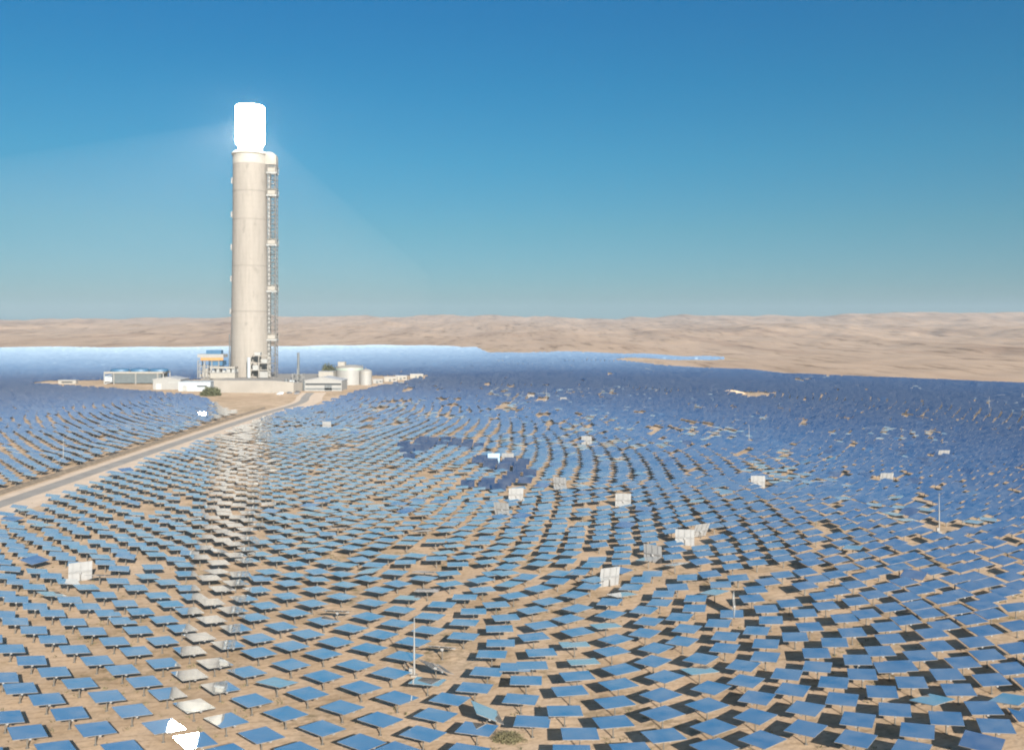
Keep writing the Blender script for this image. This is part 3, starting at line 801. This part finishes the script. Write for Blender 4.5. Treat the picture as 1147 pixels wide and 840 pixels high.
def base_works():
    t = thing('pipe_rack', 'cluster of pale ducts and platforms against the front of the tower', 'pipe rack', (-222, 812, 8.8))
    f = MB()
    for x in (-3, 4, 12):
        for y in (-5, 2): f.bar((x, y, -.3), (x, y, 19), .6)
    for z in (6, 12, 18.6):
        f.box(-3.6, -5.6, z, 12.6, 2.4, z + .5)
    f.build('platform', M_CREAM, t)
    d = MB(); d.cyl(-4.8, -4, -.3, 17, 1.5, 1.5, 14); d.build('duct', M_GREY, t)
    d = MB(); d.box(5, -6.4, -.3, 12, -5.7, 5); d.build('cabinet', M_WHITE, t)
    d = MB(); d.box(-1.5, -4.5, 6.5, 3.2, 1, 10.5); d.box(6, -4.5, 12.6, 11, 1, 15.6); d.box(0, -4, 19.1, 5, 1, 21.5); d.build('equipment', M_PIPE, t)
    t = thing('low_building', 'low cream annex at the foot of the tower, dark openings above', 'annex', (-243, 800, 8.8))
    d = MB(); d.box(-13, -5, -.3, 8, 5, 4.4); d.build('wall', M_CREAM, t)
    d = MB(); d.box(-13.4, -5.4, 4.4, 8.4, 5.4, 4.9); d.build('roof', M_WHITE, t)
    d = MB()
    for x in (-12, -8, -3, 1, 5): d.box(x, -4, 4.9, x + 2.6, 3, 6.6 + (x % 3))
    d.build('equipment', M_PIPE, t)
    d = MB(); d.box(-13, -5.5, 8.2, 8, 5, 9.6); d.build('canopy', M_CREAM, t)
    for x in (-12.6, -6, 1, 7.6):
        for y in (-5, 4.6):
            d = MB(); d.bar((x, y, 4.9), (x, y, 8.2), .5); d.build('column', M_PIPE, t)
base_works()

def condenser():
    t = thing('cooling_building', 'long dark air-cooled condenser hall with three blue fan covers on top', 'cooling plant', (-345, 866, 0))
    for x in np.linspace(-28, 26, 7):
        for y in ((-8.4, 8.4) if x < -20 or x > 24 else (8.4,)):
            f = MB(); f.bar((x, y, -.3), (x, y, 9.6), .7); f.build('column', M_PIPE, t)
    for x in (-19, 1, 21):
        f = MB(); f.box(x - .6, -9.2, -.2, x + .6, -8.72, 9.55); f.build('column', M_PALE, t)
    b = MB(); b.box(-20, -8.7, .8, 24, 8, 9.55); b.build('wall', M_SLATE, t)
    b = MB(); b.box(-28, -9.5, 9.6, 26, 9.5, 11.2); b.build('deck', M_CREAM, t)
    for x in (-17, 1.2, 19):
        b = MB(); b.lathe(0, 0, [(8.6, 0), (8.6, 1.2), (7.8, 2.3), (4, 2.8), (.3, 2.9)], 24)
        o = b.build('fan_cover', M_BLUE, t, True); o.location = (x, 0, 11.2); o.scale = (1.0, .8, 1.0)
    b = MB()
    for i in range(5): b.bar((-28, -8, i * 2.2), (-20.5, -8, 2.2 + i * 2.0), .5)
    b.box(-27.5, -8.5, 2.5, -21, 8, 6.5); b.build('stair', M_GREY, t)
condenser()

gable('storage_shed', 'white gabled shed beside the dark cooling hall', -288, 792, 23, 20, 8.2, 1.8, M_WHITE, M_ROOF,
      openings=[(1, 5.6, 10.5, 6.5, M_PIPE, 'window'), (-9, -.3, -4.5, 5, M_ROOF, 'door')], cat='shed')
def block(name, label, x, y, w, d, h, wall, roof, ops=(), rz=0, cat='building', group=None):
    t = thing(name, label, cat, (x, y, gz(x, y)), rz, group)
    b = MB(); b.box(-w / 2, -d / 2, -.5, w / 2, d / 2, h); b.build('wall', wall, t)
    r = MB(); r.box(-w / 2 - .3, -d / 2 - .3, h, w / 2 + .3, d / 2 + .3, h + .4); r.build('roof', roof, t)
    for x0, z0, x1, z1, m, nm in ops:
        q = MB(); q.box(x0, -d / 2 - .08, z0, x1, -d / 2 + .2, z1); q.build(nm, m, t)
    return t
block('workshop', 'long flat blue-grey hall between the white shed and the podium', -258.5, 772, 26, 18, 7.2, M_GREY, M_GREY,
      [(-10, -.3, -6, 4.5, M_PIPE, 'door'), (2, 3.5, 10, 4.6, M_GLASS, 'window')], cat='hall')
block('site_cabin', 'cream cabin on the sand left of the cooling hall', -408, 862, 16, 5, 3.2, M_CREAM, M_WHITE, [(-5, 1, 5, 2.2, M_GLASS, 'window')], cat='cabin')
block('site_cabin', 'small white cabin in front of the cooling hall', -306, 826, 4.5, 4, 4.2, M_WHITE, M_ROOF, [(-1, -.3, .4, 2.4, M_PIPE, 'door')], cat='cabin')

def stack():
    t = thing('exhaust_stack', 'slender dark exhaust stack rising from a grey lattice base', 'chimney', (-176, 772, 0))
    b = MB(); b.cyl(0, 0, 0, 31, 1.15, 1.0, 16); b.build('flue', M_DARK, t, True)
    f = MB()
    for x in (-4, 0, 4):
        for y in (-3.5, 3.5): f.bar((x, y, -.3), (x, y, 18 - abs(x)), .55)
    for z in (5, 9, 13):
        f.box(-4.4, -4, z, 4.4, 4, z + .35)
        for y in (-3.5, 3.5): f.bar((-4, y, z - 4), (4, y, z), .35)
    f.build('lattice_base', M_PALE, t)
    b = MB(); b.box(-6.5, -3, -.3, -2.6, 2, 8.5); b.box(1.5, -3.2, -.3, 4, 2, 7); b.build('equipment', M_GREY, t)
    b = MB(); b.cyl(6.5, -5, -.3, 8, 1.7, 1.7, 14); b.build('vessel', M_DARK, t, True)
    b = MB(); b.cyl(-9.5, -2, -.3, 9.5, 1.6, 1.6, 14); b.build('vessel', M_DARK, t, True)
stack()
gable('machine_hall', 'pale roofed hall with a dark open front beside the exhaust stack', -154, 778, 30, 26, 8.2, 2.6, M_WHITE, M_ROOF,
      openings=[(-14.6, 4.8, 14.6, 6.2, M_GLASS, 'window'), (-14.6, 1.0, 14.6, 2.4, M_DARK, 'opening'), (1, -.3, 7, 4.6, M_DARK, 'door')], cat='hall')
block('control_building', 'cream box building behind the pale roofed hall', -165, 838, 13, 14, 12.5, M_CREAM, M_WHITE, [(-4, 6, 4, 7.5, M_GLASS, 'window')])

def tank(label, x, y, r, h, band, extra):
    t = thing('storage_tank', label, 'tank', (x, y, 0))
    b = MB(); b.lathe(0, 0, [(r, -.5), (r, h)], 40); b.build('shell', M_WHITE, t, True)
    b = MB(); b.lathe(0, 0, [(r + .15, h - 2.4), (r + .16, h - 1.4)], 40)
    b.build('band', band, t, True)
    b = MB(); b.lathe(0, 0, [(r + .1, h), (r * .6, h + 1.4), (.2, h + 1.9)], 40); b.build('roof', M_CREAM, t, True)
    if extra:
        b = MB(); b.box(-r * .75, -r * .5, h + .2, -r * .25, r * .1, h + 4.6); b.build('roof_house', M_CREAM, t)
        b = MB()
        for k in range(24):
            a0_, a1_ = 2 * math.pi * k / 24, 2 * math.pi * (k + 1) / 24
            p0 = (r * math.cos(a0_), r * math.sin(a0_), h + 1.2); p1 = (r * math.cos(a1_), r * math.sin(a1_), h + 1.2)
            b.bar(p0, p1, .15); b.bar((p0[0], p0[1], h), p0, .15)
        b.build('railing', M_PALE, t)
    else:
        b = MB(); b.bar((0, 0, h + 1.8), (0, 0, h + 3.2), .5); b.build('vent', M_PALE, t)
tank('large white storage tank with a grey-green band under its roof', -148, 853, 12.5, 16, M_GREENB, True)
tank('smaller cream tank standing against the large white one', -132, 846, 5.5, 12.5, M_CREAM, False)
for i, (x, y, w, h, lab) in enumerate([(-124, 868, 9, 3.5, 'white cabin with a dark door nearest the tanks on the sand spit'),
                                       (-116, 898, 12, 4, 'cream cabin in the middle of the row on the sand spit'),
                                       (-109, 925, 11, 4, 'grey roofed cabin on the sand spit, second from its tip'),
                                       (-97, 955, 13, 4, 'last cream cabin at the tip of the sand spit')]):
    block('site_cabin', lab, x, y, w, 5, h, M_WHITE if i == 0 else M_CREAM, M_ROOF, [(-1.5, -.3, .5, 2.4, M_DARK, 'door'), (w * .18, 1.4, w * .4, 2.4, M_GLASS, 'window')], cat='cabin', group='cabins along the sand spit')

# parked cars by the podium
def car_meshes():
    b = MB(); b.prism([(-2.2, .35), (2.2, .35), (2.25, .8), (2.1, .98), (1.2, 1.05), (-1.3, 1.05), (-2.2, 1.0), (-2.25, .6)], -.88, .88); 
    body = b
    g = MB(); g.prism([(1.15, 1.04), (.5, 1.48), (-1.2, 1.5), (-1.75, 1.04)], -.78, .78)
    r = MB(); r.prism([(.5, 1.47), (.4, 1.56), (-1.1, 1.58), (-1.25, 1.49)], -.76, .76)
    return body, g, r
proto = {}
def car(label, x, y, rz, mat):
    t = thing('parked_car', label, 'car', (x, y, 0), rz, 'cars parked below the podium')
    body, g, r = car_meshes()
    body.build('body', mat, t, bevel=.05); g.build('window', M_GLASS, t); r.build('roof', mat, t)
    for wx in (-1.35, 1.35):
        for wy in (-.8, .8):
            w = MB(); w.cyl(0, 0, -.11, .11, .33, .33, 16); o = w.build('wheel', M_RUBBER, t); o.location = (wx, wy, .33); o.rotation_euler = (R(90), 0, 0)
M_CARW = plain('white_car_paint', (.75, .75, .75), .3); M_CARG = plain('grey_car_paint', (.12, .125, .14), .3); M_CARS = plain('silver_car_paint', (.45, .45, .47), .3, .4)
car('white car parked closest to the podium wall', -181, 733, R(20), M_CARW)
car('white car parked nearest the camera below the podium', -179, 722, R(25), M_CARW)
car('dark car parked between white ones and a silver one', -174.5, 735, R(30), M_CARG)
car('silver car at the right end of the parked cars', -167, 727, R(60), M_CARS)
car('dark grey car parked alone behind the others', -170, 744, R(55), M_CARG)

# masts
for (mx, my, h, lab), (x, y) in zip(masts_px, mast_xy):
    t = thing('lightning_mast', lab, 'mast', (x, y, gz(x, y)), 0, 'slim masts in the mirror field')
    b = MB(); b.cyl(0, 0, -.3, h * .55, .16, .13, 10); b.cyl(0, 0, h * .55, h, .11, .06, 10); b.build('pole', M_WHITE, t, True)
    b = MB(); b.box(-.5, -.5, -.3, .5, .5, .25); b.build('footing', M_PODC, t)
    b = MB(); b.box(-.75, -.45, .45, -.2, .1, 1.25); b.build('control_box', M_WHITE, t)

# ------------------------------------------------------------------ plants
def leaf_cloud(name, rx, ry, rz_, n, size, mat, parent, seed, zc=0.0):
    r = np.random.default_rng(seed)
    d = r.normal(0, 1, (n, 3)); d /= np.linalg.norm(d, axis=1)[:, None]
    lump = np.array([noise.fractal(Vector(tuple(v * 1.8)) + Vector((seed, 0, 0)), 1, 2, 3) for v in d])
    rad_ = (r.random(n) ** .45) * (1 + .35 * lump)
    c = d * rad_[:, None] * np.array([rx, ry, rz_]); c[:, 2] = np.abs(c[:, 2]) + zc
    u = r.normal(0, 1, (n, 3)); u /= np.linalg.norm(u, axis=1)[:, None]
    w = np.cross(u, r.normal(0, 1, (n, 3))); w /= np.linalg.norm(w, axis=1)[:, None]
    s = size * r.uniform(.6, 1.4, (n, 1))
    v = np.stack([c - u * s - w * s * .5, c + u * s - w * s * .5, c + u * s + w * s * .5, c - u * s + w * s * .5], 1).reshape(-1, 3)
    return mesh_np(name, v, np.arange(n * 4).reshape(-1, 4), [mat], None, parent)

def bush(name, label, x, y, rx, ry, h, n, size, mat, seed, cat='bush', stem=.25, group=None):
    t = thing(name, label, cat, (x, y, gz(x, y)), 0, group)
    leaf_cloud('foliage', rx, ry, h, n, size, mat, t, seed)
    b = MB()
    rr = random.Random(seed)
    for k in range(6):
        a = rr.uniform(0, 6.28); b.bar((0, 0, -.2), (rx * .55 * math.cos(a), ry * .55 * math.sin(a), h * .6), stem)
    b.build('stem', M_BARK, t)
bush('tree_clump', 'wide dark green tree clump in front of the blue-grey hall', -229, 712, 8.3, 6, 6.2, 5200, .42, M_LEAF, 3, 'trees', .4)
bush('tree_clump', 'olive tree clump behind the pale roofed hall', -176.5, 905, 10, 6, 15.5, 4000, .6, M_LEAF, 5, 'trees', .5)
bush('thorny_bush', 'dark straggly bush between the front mirrors near the bottom edge', *at_px(570, 829, 0), 2.2, 1.4, 1.1, 2600, .07, M_SCRUB, 8, 'bush', .06)
bush('thorny_bush', 'low scrub at the right end of the white shed', -271, 779, 4, 2, 1.8, 900, .3, M_SCRUB, 9, 'bush', .1)

# heap of bare earth in the right half of the field
def mound():
    t = MB(); n = 28; m_ = 8
    v = []; f = []
    for i in range(n + 1):
        u = i / n; a = R(200) - R(120) * u
        cx = 178 + 16 * math.cos(a) + 3 * u; cy = 690 + 40 * math.sin(a) * .6 + 20
        w = 1.0 + 6.0 * math.sin(math.pi * min(1, u * .9 + .05)) ; h = 3.6 * math.sin(math.pi * (u * .92 + .04))
        for j in range(m_ + 1):
            s = j / m_ * 2 - 1
            v.append((cx + s * w * .8, cy + s * w * .4, h * (1 - s * s) + .25 * noise.noise(Vector((cx * .5, cy * .5 + s * 3, 0))) - .15))
    for i in range(n):
        for j in range(m_):
            q = i * (m_ + 1) + j; f.append((q, q + 1, q + m_ + 2, q + m_ + 1))
    o = mesh_np('earth_mound', v, f, [M_GROUND]); tag(o, 'curved heap of bare pale earth among the deep blue mirrors', 'earth heap')
mound()

# dry tufts scattered over the near sand: nobody could count them
def tufts():
    r = np.random.default_rng(21); vv = []; 
    for k in range(2600):
        y = 95 + 190 * r.random() ** 1.3; x = r.uniform(-.58, .58) * y
        d = noise.fractal(Vector((x * .05, y * .05, 9.1)), 1, 2, 3)
        if d < .12 and r.random() > .08: continue
        h = r.uniform(.10, .34); nb = r.integers(5, 11)
        for b in range(nb):
            a = r.uniform(0, 6.28); o = np.array([x + r.normal(0, .22), y + r.normal(0, .22), gz_fast(x, y)])
            w = np.array([math.cos(a), math.sin(a), 0]) * r.uniform(.04, .10); l = np.array([r.normal(0, .16), r.normal(0, .16), h])
            vv += [o - w, o + w, o + w * .4 + l, o - w * .4 + l]
    vv = np.array(vv)
    o = mesh_np('dry_tufts', vv, np.arange(len(vv)).reshape(-1, 4), [M_SCRUB]); tag(o, 'small dry grass tufts on the sand between the front mirrors', 'weeds', kind='stuff')
def gz_fast(x, y): return -.02 if y < 200 else gz(x, y)
tufts()
